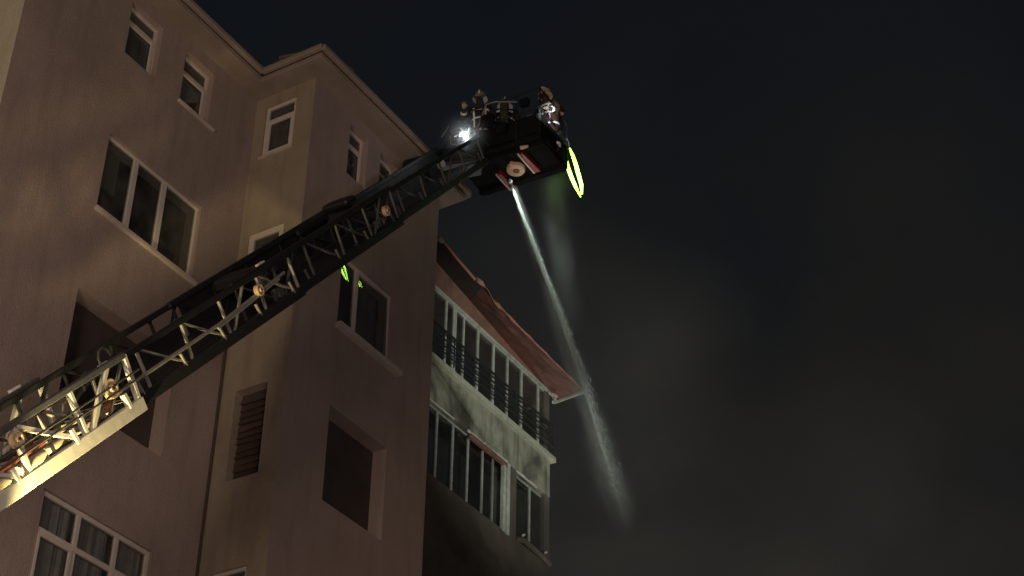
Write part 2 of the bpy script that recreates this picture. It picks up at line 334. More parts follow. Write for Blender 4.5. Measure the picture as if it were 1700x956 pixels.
tiles(XL - OV, YL - OV, -OV, YL - OV, 0, -1); tiles(-OV, YL - OV, -OV, -OV, -1, 0); tiles(-OV, -OV, XR + OV, -OV, 0, -1); tiles(XR + OV * .85, -OV, XR + OV * .85, 11, 1, 0)
tag(tl.build('tile_course', 'roof_tile', roof), kind='stuff')
rb = MB(); k = 0
hip = [(XL - .2, YL - .2, ZT + .22), (-.2, YL - .2, ZT + .22), (-.2, -.2, ZT + .22), (XR + .2, -.2, ZT + .22), (XR + .2, 11.2, ZT + .22), (XL - .2, 11.2, ZT + .22), (-2, 5.6, ZT + .9), (1.7, 4.4, ZT + .9)]
rb.v = hip; rb.f = [(0, 1, 6), (1, 2, 7, 6), (2, 3, 7), (3, 4, 7), (4, 5, 6, 7), (5, 0, 6)]; rb.build('roof_slope', 'roof_tile', roof)

D = 0.10
# windows of the front bay wall
window(B1, front, 0.98, 1.49, 19.14, 20.17, D, trans=(19.87,), ft=0.06, sill=0.0, sash=((1.03, 1.44, 19.2, 19.83),))
window(B1, front, 1.85, 2.36, 19.14, 20.17, D, trans=(19.87,), ft=0.06)
wH = window(B1, front, 1.06, 2.47, 16.29, 17.62, 0.06, mull=(1.56,), ft=0.05, mt=0.09, sill=0.09, sill_ext=0.2, sill_out=0.10, ajar=0.020, nod=0.008)
# left wall
wA = window(B1, leftw, -3.00, -2.30, 19.14, 20.17, D, trans=(19.89,), ft=0.06, sash=((-2.95, -2.36, 19.2, 19.85),))
wB = window(B1, leftw, -1.75, -1.07, 19.14, 20.17, D, trans=(19.86,), ft=0.06, sash=((-1.70, -1.13, 19.2, 19.82),), sill=0.04, sill_ext=0.12)
wBig = window(B1, leftw, -2.97, -0.93, 16.29, 17.62, 0.05, mull=(-2.32, -1.70), ft=0.045, mt=0.10, sill=0.07, sill_ext=0.06)
for k, l in enumerate(lev[3:]):
    wf = window(B1, leftw, -2.96, -0.93, l[0], l[1], 0.04, mull=(-2.26, -1.55), trans=(l[1] - 0.52,), ft=0.06, mt=0.075, sill=0.05, sash=((-2.90, -2.30, l[0] + 0.06, l[1] - 0.56), (-1.50, -0.99, l[0] + 0.06, l[1] - 0.56)))
    if k == 0:
        for (c0, c1) in ((-2.92, -2.32), (-2.22, -1.62), (-1.5, -1.0)):
            cb = MB(); n = 26
            for i in range(n + 1):
                x = c0 + (c1 - c0) * i / n; y = 0.15 + 0.014 * math.sin(i * .8 + c0 * 3) + 0.008 * math.sin(i * 1.9 + c0)
                cb.v += [tuple(leftw(x, y, l[0])), tuple(leftw(x, y, l[1] - 0.02))]
            cb.f = [(2 * i, 2 * i + 2, 2 * i + 3, 2 * i + 1) for i in range(n)]; cb.build('curtain', 'curtain', wf, smooth=True)
    window(B1, tanw, 0.33, 0.95, l[0], l[1], 0.03, ft=0.055, trans=(l[1] - 0.45,))
    window(B1, front, 1.06, 2.47, l[0], l[1], 0.06, mull=(1.56,), ft=0.05, mt=0.09, sill=0.07)
# tan wall
wC = window(B1, tanw, 0.36, 0.97, 19.13, 20.18, 0.02, trans=(19.88,), ft=0.055, sash=((0.40, 0.90, 19.18, 19.84),), sill=0.03)
window(B1, tanw, 0.34, 1.02, 16.29, 17.63, 0.02, ft=0.10)
def curtain(fo_, mp, c0, c1, z0, z1, y=.22):
    cb = MB(); n = 22
    for i in range(n + 1):
        x = c0 + (c1 - c0) * i / n; yy = y + 0.018 * math.sin(i * .9 + c0 * 7) + 0.010 * math.sin(i * 2.3 + c1 * 5)
        cb.v += [tuple(mp(x, yy, z0)), tuple(mp(x, yy, z1))]
    cb.f = [(2 * i, 2 * i + 2, 2 * i + 3, 2 * i + 1) for i in range(n)]; return cb.build('curtain', 'net_curtain', fo_, smooth=True)
curtain(wA, leftw, -2.94, -2.36, 19.0, 20.1); curtain(wBig, leftw, -2.95, -2.45, 16.9, 17.6, .27); curtain(wC, tanw, .40, .93, 19.0, 20.15)
curtain(wH, front, 1.7, 2.42, 16.2, 17.6, .30)
cb = MB(); cb.v = [tuple(leftw(x, .2, z)) for x, z in ((-1.70, 19.8), (-1.15, 19.8), (-1.15, 19.62), (-1.66, 19.25))]; cb.v += [(x, y + .01, z) for x, y, z in cb.v]
cb.f = [(0, 1, 2, 3), (4, 5, 6, 7), (0, 1, 5, 4), (1, 2, 6, 5), (2, 3, 7, 6), (3, 0, 4, 7)]; cb.build('curtain', 'curtain', wB)
# shuttered recess: slats one by one
sh = MB(); mbox(sh, tanw, 0.32, 0.90, 0.16, 0.20, 13.30, 14.78); shut = sh.build('shutter', 'render_dark', B1)
nsl = 12; dz = (14.70 - 13.36) / nsl
for i in range(nsl):
    z = 13.36 + i * dz; s_ = MB(); k = random.uniform(-0.012, 0.012); tilt = 0.03 + random.uniform(-.01, .02)
    s_.quadbox([tanw(0.35, 0.10 + k, z), tanw(0.87, 0.10 - k, z + k), tanw(0.87, 0.12 - k, z + k), tanw(0.35, 0.12 + k, z), tanw(0.35, 0.10 + tilt, z + dz * .88), tanw(0.87, 0.10 + tilt, z + dz * .88 + k), tanw(0.87, 0.12 + tilt, z + dz * .88 + k), tanw(0.35, 0.12 + tilt, z + dz * .88)])
    s_.build('slat', 'shutter_slat', shut)
# recesses with no frames, closed by a dark back panel
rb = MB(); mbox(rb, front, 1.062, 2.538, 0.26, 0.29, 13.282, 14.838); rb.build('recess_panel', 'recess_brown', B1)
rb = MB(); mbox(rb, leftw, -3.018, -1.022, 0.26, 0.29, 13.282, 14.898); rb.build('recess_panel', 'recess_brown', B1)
# downpipe in the inner corner
pp = MB(); pp.tube([(-0.05, YL - 0.03, 0.1), (-0.05, YL - 0.03, 17.0)], 0.02, 8); pp.build('downpipe', 'render_dark', B1, smooth=True)

# ------------------------------------------------------------------ balcony building behind
W2 = 19.3
B2 = empty('balcony_block', UX * U0 + WX * W2, RZ)
tag(B2, 'fire-damaged block with two glazed balconies and a bent red sheet roof', 'building')
bf = lambda a, d, z: Vector((a, d, z))
X0, X1 = 5.0, 17.0
wall(B2, bf, X0, X1, 22.12, 23.13, 0.25, [], 'plaster_grey')                      # parapet of upper balcony
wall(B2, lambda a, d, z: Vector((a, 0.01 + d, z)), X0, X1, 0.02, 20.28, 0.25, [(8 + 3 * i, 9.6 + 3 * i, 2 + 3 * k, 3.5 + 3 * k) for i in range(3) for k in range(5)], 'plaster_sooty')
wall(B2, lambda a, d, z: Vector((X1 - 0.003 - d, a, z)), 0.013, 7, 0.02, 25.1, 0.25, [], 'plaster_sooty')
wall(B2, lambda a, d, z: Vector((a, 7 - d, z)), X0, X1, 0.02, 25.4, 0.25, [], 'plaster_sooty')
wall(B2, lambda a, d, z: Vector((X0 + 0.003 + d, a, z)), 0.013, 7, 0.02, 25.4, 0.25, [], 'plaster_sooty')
# pillar and rough plaster edges of the lower balcony
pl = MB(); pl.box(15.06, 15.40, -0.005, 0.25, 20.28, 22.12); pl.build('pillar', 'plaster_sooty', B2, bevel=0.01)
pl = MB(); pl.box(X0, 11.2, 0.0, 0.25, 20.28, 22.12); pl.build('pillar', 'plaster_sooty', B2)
# slab edge (projecting) and brick wedge above glazing
sl = MB(); sl.box(X0, X1 + 0.12, -0.12, 0.26, 23.13, 23.27); sl.build('slab', 'slab_edge', B2, bevel=0.012)
sl = MB(); sl.box(X0 + .3, X1 - .3, 0.255, 6.7, 23.02, 23.20); sl.box(X0 + .3, X1 - .3, 0.265, 6.7, 20.0, 20.2); sl.box(X0 + .3, X1 - .3, 1.6, 1.75, 20.2, 25.1); sl.build('interior', 'room_dark', B2)
wd = MB(); za = lambda x: 25.94 + (25.20 - 25.94) * (x - 11.52) / (16.75 - 11.52)
ztop = 25.18
k = len(wd.v)
wd.quadbox([(X0, 0, ztop + 0.06), (X1, 0, ztop - 0.02), (X1, 0.22, ztop - 0.02), (X0, 0.22, ztop + .06), (X0, 0.0, za(X0)), (X1, 0.0, za(X1)), (X1, 0.22, za(X1)), (X0, 0.22, za(X0))])
wd.build('brick_band', 'brick_red', B2)
# roof sheets (underside visible), outer edge sagging to the right
def sheet(pin, pout, m, n=10, wob=0.0, name='roof_sheet', thick=0.02):
    s_ = MB(); r = random.Random(5)
    rows = []
    for i in range(n + 1):
        f = i / n; a = Vector(pin[0]).lerp(Vector(pin[1]), f); c = Vector(pout[0]).lerp(Vector(pout[1]), f)
        row = []
        for j in range(6):
            g_ = j / 5; p = a.lerp(c, g_); p.z += wob * r.uniform(-1, 1) * g_; p.y += wob * r.uniform(-.6, .6) * g_ * (j == 5); row.append(p)
        rows.append(row)
    for row in rows:
        for p in row: s_.v.append(tuple(p))
    off = len(s_.v)
    for row in rows:
        for p in row: s_.v.append((p.x, p.y, p.z + thick))
    for i in range(n):
        for j in range(5):
            q = (i * 6 + j, (i + 1) * 6 + j, (i + 1) * 6 + j + 1, i * 6 + j + 1); s_.f.append(q); s_.f.append(tuple(off + x for x in q)[::-1])
    for i in range(n):
        for j in (0, 5): s_.f.append((i * 6 + j, (i + 1) * 6 + j, off + (i + 1) * 6 + j, off + i * 6 + j))
    for j in range(5):
        for i in (0, n): s_.f.append((i * 6 + j, i * 6 + j + 1, off + i * 6 + j + 1, off + i * 6 + j))
    return s_.build(name, m, B2), rows
def on2(px, py, wv):  # pixel ray onto the vertical plane w=wv, in B2 local coordinates
    d = along(px, py, 1) - CAM; t_ = (wv - CAM.dot(WX)) / d.dot(WX); p = CAM + d * t_
    return Vector((p.dot(UX) - U0, p.dot(WX) - W2, p.z))
WE = 18.55
eL, eM1, eM2, eR = on2(737, 402, WE), on2(789, 464, WE), on2(797, 480, WE), on2(966, 648, WE)
inn = lambda x: (x, 0.0, za(x) + 0.004)
ro, _ = sheet((inn(9.5), inn(13.1)), ((eL.x - 1.4, eL.y, eL.z + .14), eM1), 'sheet_sooty', wob=0.012)
r2, rows2 = sheet((inn(13.1), inn(17.35)), (eM2, eR), 'sheet_copper', n=16, wob=0.04)
ed = MB(); ed.tube([eL + Vector((-.1, 0, .02)), eL.lerp(eM1, .5) + Vector((0, 0, -.015)), eM1], 0.035, 8); ed.build('edge_tube', 'sheet_edge', ro, smooth=True)
# crumpled edge flashing
cb = MB(); r = random.Random(3); n = 26; 
for i in range(n + 1):
    f = i / n; p = (eM1 if f < .08 else eM2).lerp(eR, f) ; cr_ = max(0.12 + .12 * math.sin(f * 31), 1 - f * 2.6)
    h1 = 0.055 + cr_ * r.uniform(0.02, 0.16); h0 = 0.02 + cr_ * r.uniform(0.0, 0.12)
    cb.v += [(p.x, p.y - 0.02 - cr_ * r.uniform(0, .10), p.z - h0), (p.x, p.y - 0.035 - cr_ * r.uniform(-.05, .08), p.z + h1 * .4), (p.x, p.y + 0.05, p.z + h1)]
cb.f = [q for i in range(n) for q in ((3 * i, 3 * i + 3, 3 * i + 4, 3 * i + 1), (3 * i + 1, 3 * i + 4, 3 * i + 5, 3 * i + 2))]
fo = cb.build('edge_flashing', 'sheet_edge', r2); so = fo.modifiers.new('s', 'SOLIDIFY'); so.thickness = 0.008
gb = MB(); e2 = Vector((17.35, 0.0, za(17.35))); gb.bar(eR + Vector((.06, -.05, -.02)), e2 + Vector((.03, .1, -.03)), 0.05, 0.06); gb.build('gable_bar', 'balcony_frame', r2)
gb = MB()
for i in range(6):
    p = e2 + Vector((r.uniform(-.45, .0), r.uniform(-.12, 0.02), r.uniform(-.16, -.03))); q = p + Vector((r.uniform(-.2, .2), r.uniform(-.1, .1), r.uniform(-.06, .06))); gb.bar(p, q, 0.04, 0.05)
gb.build('bracket', 'balcony_frame', r2)
cp = MB(); cp.lathe(eL + Vector((-.12, 0, -.01)), (1, 0, 0), [(0.0, -.08), (0.06, -.07), (0.075, 0), (0.05, .07), (0, .08)], 10); cp.build('end_cap', 'slab_edge', ro)
# upper balcony glazing: each light its own window with pane
def bwin(a0, a1, z0, z1, d=0.02, ft=0.045, **k): return window(B2, bf, a0, a1, z0, z1, d, ft=ft, fm='balcony_frame', **k)
xs = [11.0, 12.55, 13.60, 14.32, 14.98, 15.66, 16.48, 16.98]
bwin(10.2, 12.52, 23.27, 25.22, ft=0.055, mull=(12.16,), mt=0.055)
prev = 12.56
for i, x in enumerate(xs[2:]):
    bwin(prev, x - 0.004, 23.27, 25.19 - 0.01 * i, ft=0.05 if i in (0, 5) else 0.034, d=0.03 + 0.004 * (i % 2), mull=(12.95,) if i == 0 else (), mt=0.05); prev = x
tr_ = MB(); tr_.bar((10.2, 0.0, 25.22), (17.0, 0.0, 25.16), 0.05, 0.07); tr_.build('head_rail', 'balcony_frame', B2)
# lower balcony glazing
for a0, a1 in ((11.2, 12.08), (12.1, 12.75), (12.77, 13.40), (13.42, 14.04), (14.06, 14.50), (14.52, 15.04)):
    bwin(a0, a1, 20.28, 22.10, d=0.10, ft=0.009)
jm = MB(); jm.box(14.80, 14.90, -0.02, 0.08, 20.25, 22.06); jm.box(14.93, 15.055, -0.04, 0.06, 20.22, 22.1); jm.build('window_jamb', 'balcony_frame', B2, bevel=0.008)
for a0, a1 in ((15.41, 16.19), (16.21, 16.97)): bwin(a0, a1, 20.33, 22.06, d=0.09, ft=0.010)
# ragged foam/plaster along the heads of the lower balcony
for (a0, a1, z, m_, sz) in ((13.15, 14.95, 22.1, 'foam_white', .07), (15.35, 16.35, 22.09, 'foam_white', .045), (11.3, 12.6, 22.12, 'foam_white', .02)):
    cb = MB(); n = int((a1 - a0) / 0.07)
    for i in range(n + 1):
        x = a0 + (a1 - a0) * i / n; h = sz * r.uniform(.35, 1.1); y = -0.015 - sz * r.uniform(.1, .5)
        cb.v += [(x, 0.01, z - .015), (x, y, z - .01), (x, y * .8, z + h * .7), (x, 0.005, z + h)]
    cb.f = [q for i in range(n) for q in ((4 * i, 4 * i + 4, 4 * i + 5, 4 * i + 1), (4 * i + 1, 4 * i + 5, 4 * i + 6, 4 * i + 2), (4 * i + 2, 4 * i + 6, 4 * i + 7, 4 * i + 3))]
    cb.build('torn_plaster', m_, B2)
cb = MB(); cb.box(13.3, 15.0, -0.035, 0.06, 21.98, 22.085); cb.build('lintel', 'brick_red', B2, bevel=0.01)
# rounded sill of the lower right opening
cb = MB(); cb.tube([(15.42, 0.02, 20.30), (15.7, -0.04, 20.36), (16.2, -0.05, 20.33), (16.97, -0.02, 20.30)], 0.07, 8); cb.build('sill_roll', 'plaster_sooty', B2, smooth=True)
for x in (15.55, 16.6):
    cb = MB(); cb.bar((x, -.1, 20.42), (x + .12, -.08, 20.5), .03, .05); cb.build('scrap', 'foam_white', B2)
# railing
RL = empty('balcony_railing', UX * (U0 + 14) + WX * (W2 - 0.2) + Vector((0, 0, 23.3)), RZ)
tag(RL, 'black tube railing with round rails in front of the lit upper balcony glazing', 'railing')
for k, z in enumerate((0.12, 0.30, 0.48, 0.72)):
    m_ = MB(); m_.tube([(-4, 0, z), (-1, 0, z - 0.004), (2.86, 0, z - .01), (2.93, .04, z - .01), (2.96, .14, z - .01)], 0.022 if k < 3 else 0.03, 8); m_.build('rail', 'rail_black', RL, smooth=True)
for x in (-3.2, -2.2, -1.75, -0.45, 0.95, 2.0, 2.85):
    m_ = MB(); m_.tube([(x, 0.03, -0.03), (x, 0.03, 0.72)], 0.018, 6); m_.build('post', 'rail_black', RL)
for i in range(7):
    m_ = MB(); a = r.uniform(0, 6); p = Vector((2.78 + r.uniform(-.1, .2), r.uniform(-.08, .05), r.uniform(.1, .75)))
    m_.tube([p + Vector((.07 * math.cos(a + q), 0.02, .07 * math.sin(a + q))) for q in (0, .8, 1.6, 2.4, 3.2)], 0.012, 6); m_.build('scroll', 'rail_black', RL, smooth=True)

# ------------------------------------------------------------------ ladder
P2 = along(0, 750, 17.0); P1 = along(752, 268, 28.7)
AX = (P1 - P2); LL = AX.length; AX.normalize(); EX = AX.cross(Vector((0, 0, 1))).normalized(); NX = EX.cross(AX).normalized()
LAD = bpy.data.objects.new('fire_ladder', None); col.objects.link(LAD)
LAD.matrix_world = Matrix(((AX.x, EX.x, NX.x, P2.x), (AX.y, EX.y, NX.y, P2.y), (AX.z, EX.z, NX.z, P2.z), (0, 0, 0, 1)))
tag(LAD, 'long telescopic fire truck ladder with lattice sides rising across the facade', 'ladder')
bpy.context.view_layer.update()
def sOf(px):  # length along the ladder whose picture column is px
    lo, hi = -6, LL + 4
    for _ in range(40):
        m_ = (lo + hi) / 2; p = P2 + AX * m_ - CAM; x = 850 + FPX * p.dot(cx) / p.dot(cz)
        if x < px: lo = m_
        else: hi = m_
    return lo
def near(px, py, y):  # ladder-local point on the plane y=const under a picture position
    d = along(px, py, 1) - CAM; t_ = ((P2 + EX * y) - CAM).dot(EX) / d.dot(EX); p = CAM + d * t_ - P2
    return Vector((p.dot(AX), p.dot(EX), p.dot(NX)))
def section(s0, s1, hw, hh, mat_lo, mat_hi, mat_st, chord, step, strutw, lift, rung_m, first=False):
    """coordinates local to the ladder: x along, y to the near side, z up"""
    so = MB(); y = hw
    sec = MB(); 
    for sy in (-1, 1):
        sec.box(s0, s1, sy * y - 0.035, sy * y + 0.035, lift, lift + chord)
    so = sec.build('lower_rail', mat_lo, LAD, bevel=0.008)
    for sy in (-1, 1):
        m_ = MB(); m_.box(s0, s1, sy * y - 0.03, sy * y + 0.03, lift + hh - 0.07, lift + hh); m_.build('upper_rail', mat_hi, LAD, bevel=0.012)
        n = max(1, int((s1 - s0) / step))
        for i in range(n + 1):
            x = s0 + 0.06 + (s1 - s0 - 0.12) * i / n
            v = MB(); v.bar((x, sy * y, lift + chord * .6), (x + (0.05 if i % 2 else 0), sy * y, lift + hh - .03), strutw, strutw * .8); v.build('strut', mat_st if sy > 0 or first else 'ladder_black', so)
            if i < n:
                x2 = s0 + 0.06 + (s1 - s0 - 0.12) * (i + 1) / n
                q = (x + 0.04, lift + hh - .05), (x2 - 0.06, lift + chord * .7)
                if i % 3 == 1: q = (x + 0.06, lift + chord * .7), (x2 - .3, lift + hh - .05)
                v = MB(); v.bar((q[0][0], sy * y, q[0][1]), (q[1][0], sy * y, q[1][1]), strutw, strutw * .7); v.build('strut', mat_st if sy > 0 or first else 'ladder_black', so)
                if sy > 0:
                    xm = x + (x2 - x) * 0.8; v = MB(); v.bar((xm, y + 0.02, lift + chord * .8), (xm - 0.03, y + .02, lift + chord + 0.13), strutw, strutw * .8); v.build('stub', mat_st, so)
    nr = int((s1 - s0) / 0.30)
    for i in range(nr + 1):
        x = s0 + 0.1 + i * 0.30
        if x > s1 - .03: break
        v = MB(); v.tube([(x, -y, lift + chord * .55), (x, y, lift + chord * .55)], 0.019, 6); v.build('rung', rung_m, LAD, smooth=True)
    return so
S1, S2, S3 = near(243, 683, .56).x, near(505, 490, .49).x, near(668, 378, .43).x
print('sections', S1, S2, S3, LL)
section(-9.6, S1, 0.56, 0.66, 'aluminium', 'ladder_grey', 'aluminium', 0.15, 0.95, 0.058, -0.33, 'hose_canvas', first=True)
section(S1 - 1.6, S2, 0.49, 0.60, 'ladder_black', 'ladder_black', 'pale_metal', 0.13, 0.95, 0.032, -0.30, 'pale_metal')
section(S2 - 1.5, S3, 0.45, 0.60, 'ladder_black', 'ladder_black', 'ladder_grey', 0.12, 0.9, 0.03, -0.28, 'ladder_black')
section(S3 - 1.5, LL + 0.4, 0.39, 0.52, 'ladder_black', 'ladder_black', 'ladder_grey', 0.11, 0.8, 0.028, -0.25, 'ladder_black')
# deck plates under the upper stages (they read as one dark band)
for (a, c_, hw_, z_) in ((S1 + .1, S2 - .2, .44, -.20), (S2 - .2, S3, .39, -.19), (S3, LL + .3, .33, -.17)):
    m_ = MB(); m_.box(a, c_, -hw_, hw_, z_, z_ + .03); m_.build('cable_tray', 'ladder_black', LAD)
for (a, c_, hw_, z0_, z1_) in ((S1 + .3, S2 - 1.35, .47, -.18, .02), (S2 - 1.3, S3, .45, -.18, .26), (S3 - .1, LL + .3, .38, -.17, .20)):
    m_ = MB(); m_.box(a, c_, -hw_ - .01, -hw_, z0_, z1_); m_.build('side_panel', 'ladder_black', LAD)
# handrail line along stage two, cables, hoses
m_ = MB(); m_.tube([(S1 - 0.35, 0.53, -0.02), (S1 + 2.0, 0.53, 0.00), (S1 + 3.8, .53, .10)], 0.022, 8); m_.build('guide_bar', 'pale_metal', LAD, smooth=True)
m_ = MB(); m_.tube([(S1 + 1.9, 0.55, -0.03), (S1 + 2.7, 0.55, 0.01), (S1 + 3.6, .55, .07)], 0.014, 8); m_.build('guide_bar', 'pale_metal', LAD, smooth=True)
for k, (y, z) in enumerate(((.60, .02), (.60, .10), (.5, -.05), (-.2, -.1), (.1, -.12))):
    m_ = MB(); m_.tube([(-9, y, z), (-2, y, z - .02), (S1 + .1, y, z - .01)], 0.012, 6); m_.build('cable', 'cable', LAD)
m_ = MB(); m_.tube([(-9 + i * .5, .12 + .05 * math.sin(i * 1.3), -.15 + .02 * math.sin(i * 2.1)) for i in range(int((S1 + 8.6) / .5))], 0.045, 8); m_.build('hose', 'hose_red', LAD, smooth=True)
for i in range(int((S1 + 9) / .55)):
    m_ = MB(); x = -8.8 + i * .55; m_.lathe((x, .30 + .03 * math.sin(i), -.19), (1, .1, .05), [(0, -.22), (.06, -.2), (.075, 0), (.06, .2), (0, .22)], 10); m_.build('hose_fold', 'hose_canvas', LAD, smooth=True)
for x in (S1 - .75, S1 - .45):
    m_ = MB(); m_.bar((x, .45, -.12), (x + .2, .45, -.02), .05, .07); m_.build('marker', 'marker_orange', LAD)
# pulleys
for (px, py, rr, m0) in ((27, 730, .085, 'pulley_plate'), (183, 646, .105, 'pulley_plate'), (430, 482, .075, 'pulley_plate'), (641, 350, .075, 'pulley_plate')):
    c = near(px, py, .57); m_ = MB(); m_.lathe(c, (0, 1, 0), [(rr * .3, -.03), (rr, -.03), (rr, -.015), (rr * .86, -.008), (rr * .86, .008), (rr, .015), (rr, .03), (rr * .8, .03), (rr * .74, .018), (rr * .4, .018), (rr * .34, .04), (rr * .1, .04)], 20)
    po = m_.build('pulley', m0, LAD, smooth=True); m_ = MB(); m_.lathe(c + Vector((0, .03, 0)), (0, 1, 0), [(rr * .18, -.1), (rr * .18, .02)], 8); m_.build('axle', 'ladder_black', po)
# pale reflector plates on the far upper rail, small fittings
for (px, py, y) in ((24, 646, -.60), (172, 605, -.05), (345, 467, -.5), (432, 438, .3)):
    c = near(px, py, y); m_ = MB(); m_.bar(c - Vector((.09, 0, 0)), c + Vector((.09, 0, 0)), .05, .035); m_.build('reflector_plate', 'paint_white', LAD, bevel=.005)
for k in range(16):  # end brackets, clamps and hydraulic lines at the stage ends
    sx = (S1, S2, S3, LL)[k % 4] + r.uniform(-.55, .35); yy = r.uniform(-.5, .55); c = Vector((sx, yy, r.uniform(-.2, .38)))
    m_ = MB()
    if k % 2: m_.box(c.x - .07, c.x + .07, c.y - .05, c.y + .05, c.z - .06, c.z + .06); m_.build('clamp', 'ladder_grey' if k % 3 else 'pale_metal', LAD, bevel=.01)
    else: m_.tube([c + Vector((.12 * math.cos(q), 0, .12 * math.sin(q))) for q in (0, .7, 1.4, 2.1, 2.8, 3.5)], .014, 6); m_.build('hydraulic_line', 'pale_metal' if k % 4 else 'ladder_grey', LAD, smooth=True)
for sx, h in ((S2, .42), (S3, .36)):
    m_ = MB(); m_.box(sx - .5, sx - .1, -.40, .40, .12, .27); m_.build('pulley_block', 'ladder_black', LAD, bevel=.03)
m_ = MB(); m_.box(S3 - .70, S3 - .35, -.34, .10, .30, .40); m_.build('pulley_block', 'ladder_black', LAD, bevel=.05)
m_ = MB(); m_.box(S2 - .02, S2 + .25, .30, .46, -.3, .28); m_.build('pulley_block', 'ladder_black', LAD, bevel=.03)
# turntable the ladder rises from, below the picture
base = P2 + AX * -9.6
tt = MB(); bl = Vector((-9.6, 0, 0)); inv = LAD.matrix_world.inverted()
tt.tube([inv @ Vector((base.x, base.y, 0.05)), inv @ Vector((base.x, base.y, base.z - 0.2))], 0.9, 20); tt.build('turntable', 'paint_red', LAD, smooth=True)
# floodlight by the ladder foot that lights the first stage
fl_loc = P2 + AX * -1.7 + EX * 1.0 - NX * 1.15
lamp('ladder_floodlight', 'SPOT', fl_loc, 2100, (1.0, 0.79, 0.33), target=P2 + AX * 0.6 + EX * .55 + NX * -.12, spot_size=R(42), spot_blend=0.6, shadow_soft_size=0.12)

# ------------------------------------------------------------------ basket
HD = Vector((AX.x, AX.y, 0)).normalized()
bc = along(849, 277, 29.75)
BK = bpy.data.objects.new('rescue_basket', None); col.objects.link(BK)
BK.matrix_world = Matrix(((EX.x, HD.x, 0, bc.x), (EX.y, HD.y, 0, bc.y), (0, 0, 1, bc.z), (0, 0, 0, 1)))
tag(BK, 'dark rescue basket at the ladder tip with a round plate under its floor', 'basket')
bw, bd, bh = 0.80, 0.52, 1.05
m_ = MB(); m_.box(-bw, bw, -bd, bd, 0, .08); floor_ = m_.build('basket_floor', 'basket_dark', BK, bevel=.02)
for (a, c_) in (((-bw, -bd), (bw, -bd)), ((bw, -bd), (bw, bd)), ((bw, bd), (-bw, bd)), ((-bw, bd), (-bw, -bd))):
    for h in (.62, bh): m_ = MB(); m_.tube([(*a, h), (*c_, h)], .015, 8); m_.build('rail', 'basket_rail', BK, smooth=True)
    m_ = MB(); m_.bar((*a, .30), (*c_, .30), .02, .40); m_.build('side_panel', 'basket_dark', BK)
for x, y in ((-bw, -bd), (bw, -bd), (bw, bd), (-bw, bd), (-.3, -bd), (.35, -bd), (-.3, bd), (.35, bd)):
    m_ = MB(); m_.tube([(x, y, .05), (x, y, bh)], .014, 8); m_.build('post', 'basket_rail', BK, smooth=True)
m_ = MB(); m_.lathe((.06, .05, -.055), (0, 0, 1), [(.02, -.02), (.15, -.02), (.16, .0), (.16, .05)], 28); dp = m_.build('round_plate', 'plate_beige', BK, smooth=True)
m_ = MB(); m_.lathe((.07, .05, -.08), (0, 0, 1), [(.01, -.012), (.055, -.008), (.06, .01)], 16); m_.build('plate_hub', 'plate_rust', dp, smooth=True)
m_ = MB(); m_.lathe((.06, -.10, -.05), (0, 0, 1), [(.01, -.02), (.04, -.02), (.04, .05)], 12); m_.build('plate_lug', 'plate_beige', dp)
for x, y0, y1 in ((-.24, -.02, .46), (.34, -.34, .22)):
    m_ = MB(); m_.quadbox([(x, y0, -.10), (x + .05, y0, -.10), (x + .11, y1, -.10), (x, y1, -.10), (x, y0, -.004), (x + .05, y0, -.004), (x + .11, y1, -.004), (x, y1, -.004)]); bb = m_.build('bumper', 'paint_red', BK, bevel=.008)
    m_ = MB(); m_.bar((x - .03, y0 - .02, -.09), (x - .01, y1, -.09), .03, .03); m_.build('bumper_edge', 'plate_beige', bb)
m_ = MB(); m_.bar((.38, -.42, -.03), (.52, -.38, -.03), .06, .05); m_.build('foot_peg', 'plate_beige', BK, bevel=.01)
# underside beams, mounting arms to the ladder
for y in (-.35, 0.38):
    m_ = MB(); m_.box(-.8, .8, y - .04, y + .04, -.06, -.002); m_.build('beam', 'basket_dark', floor_)
m_ = MB(); m_.bar((-.45, -.25, .15), (-1.15, -.7, -.10), .5, .35); m_.bar((-1.15, -.7, -.10), (-1.5, -1.0, -.35), .45, .3); m_.build('mounting_arm', 'ladder_black', BK, bevel=.04)
for k in range(10):
    c = Vector((r.uniform(-.95, -.1), -bd - r.uniform(.02, .15), r.uniform(.1, .9)))
    m_ = MB(); m_.tube([c, c + Vector((r.uniform(-.15, .15), -.03, r.uniform(-.3, -.1))), c + Vector((r.uniform(-.25, .25), 0, r.uniform(-.5, -.2)))], .012, 6); m_.build('control_line', 'basket_rail' if k % 3 else 'pale_metal', BK, smooth=True)
for x, z, s_ in ((-.15, .62, .12), (.12, .35, .10), (-.62, .55, .10), (.55, .75, .08)):
    m_ = MB(); m_.box(x - s_, x + s_, -bd - .14, -bd - .03, z - s_ * .9, z + s_ * .9); m_.build('equipment_box', 'basket_dark', BK, bevel=.02)
# diagonal brace seen in front of the cage
m_ = MB(); m_.tube([(-.42, -bd - .05, .40), (-.20, -bd - .06, 1.02), (-.02, -bd - .05, 1.02), (.38, -bd - .03, .88)], .016, 8); m_.build('brace', 'pale_metal', BK, smooth=True)
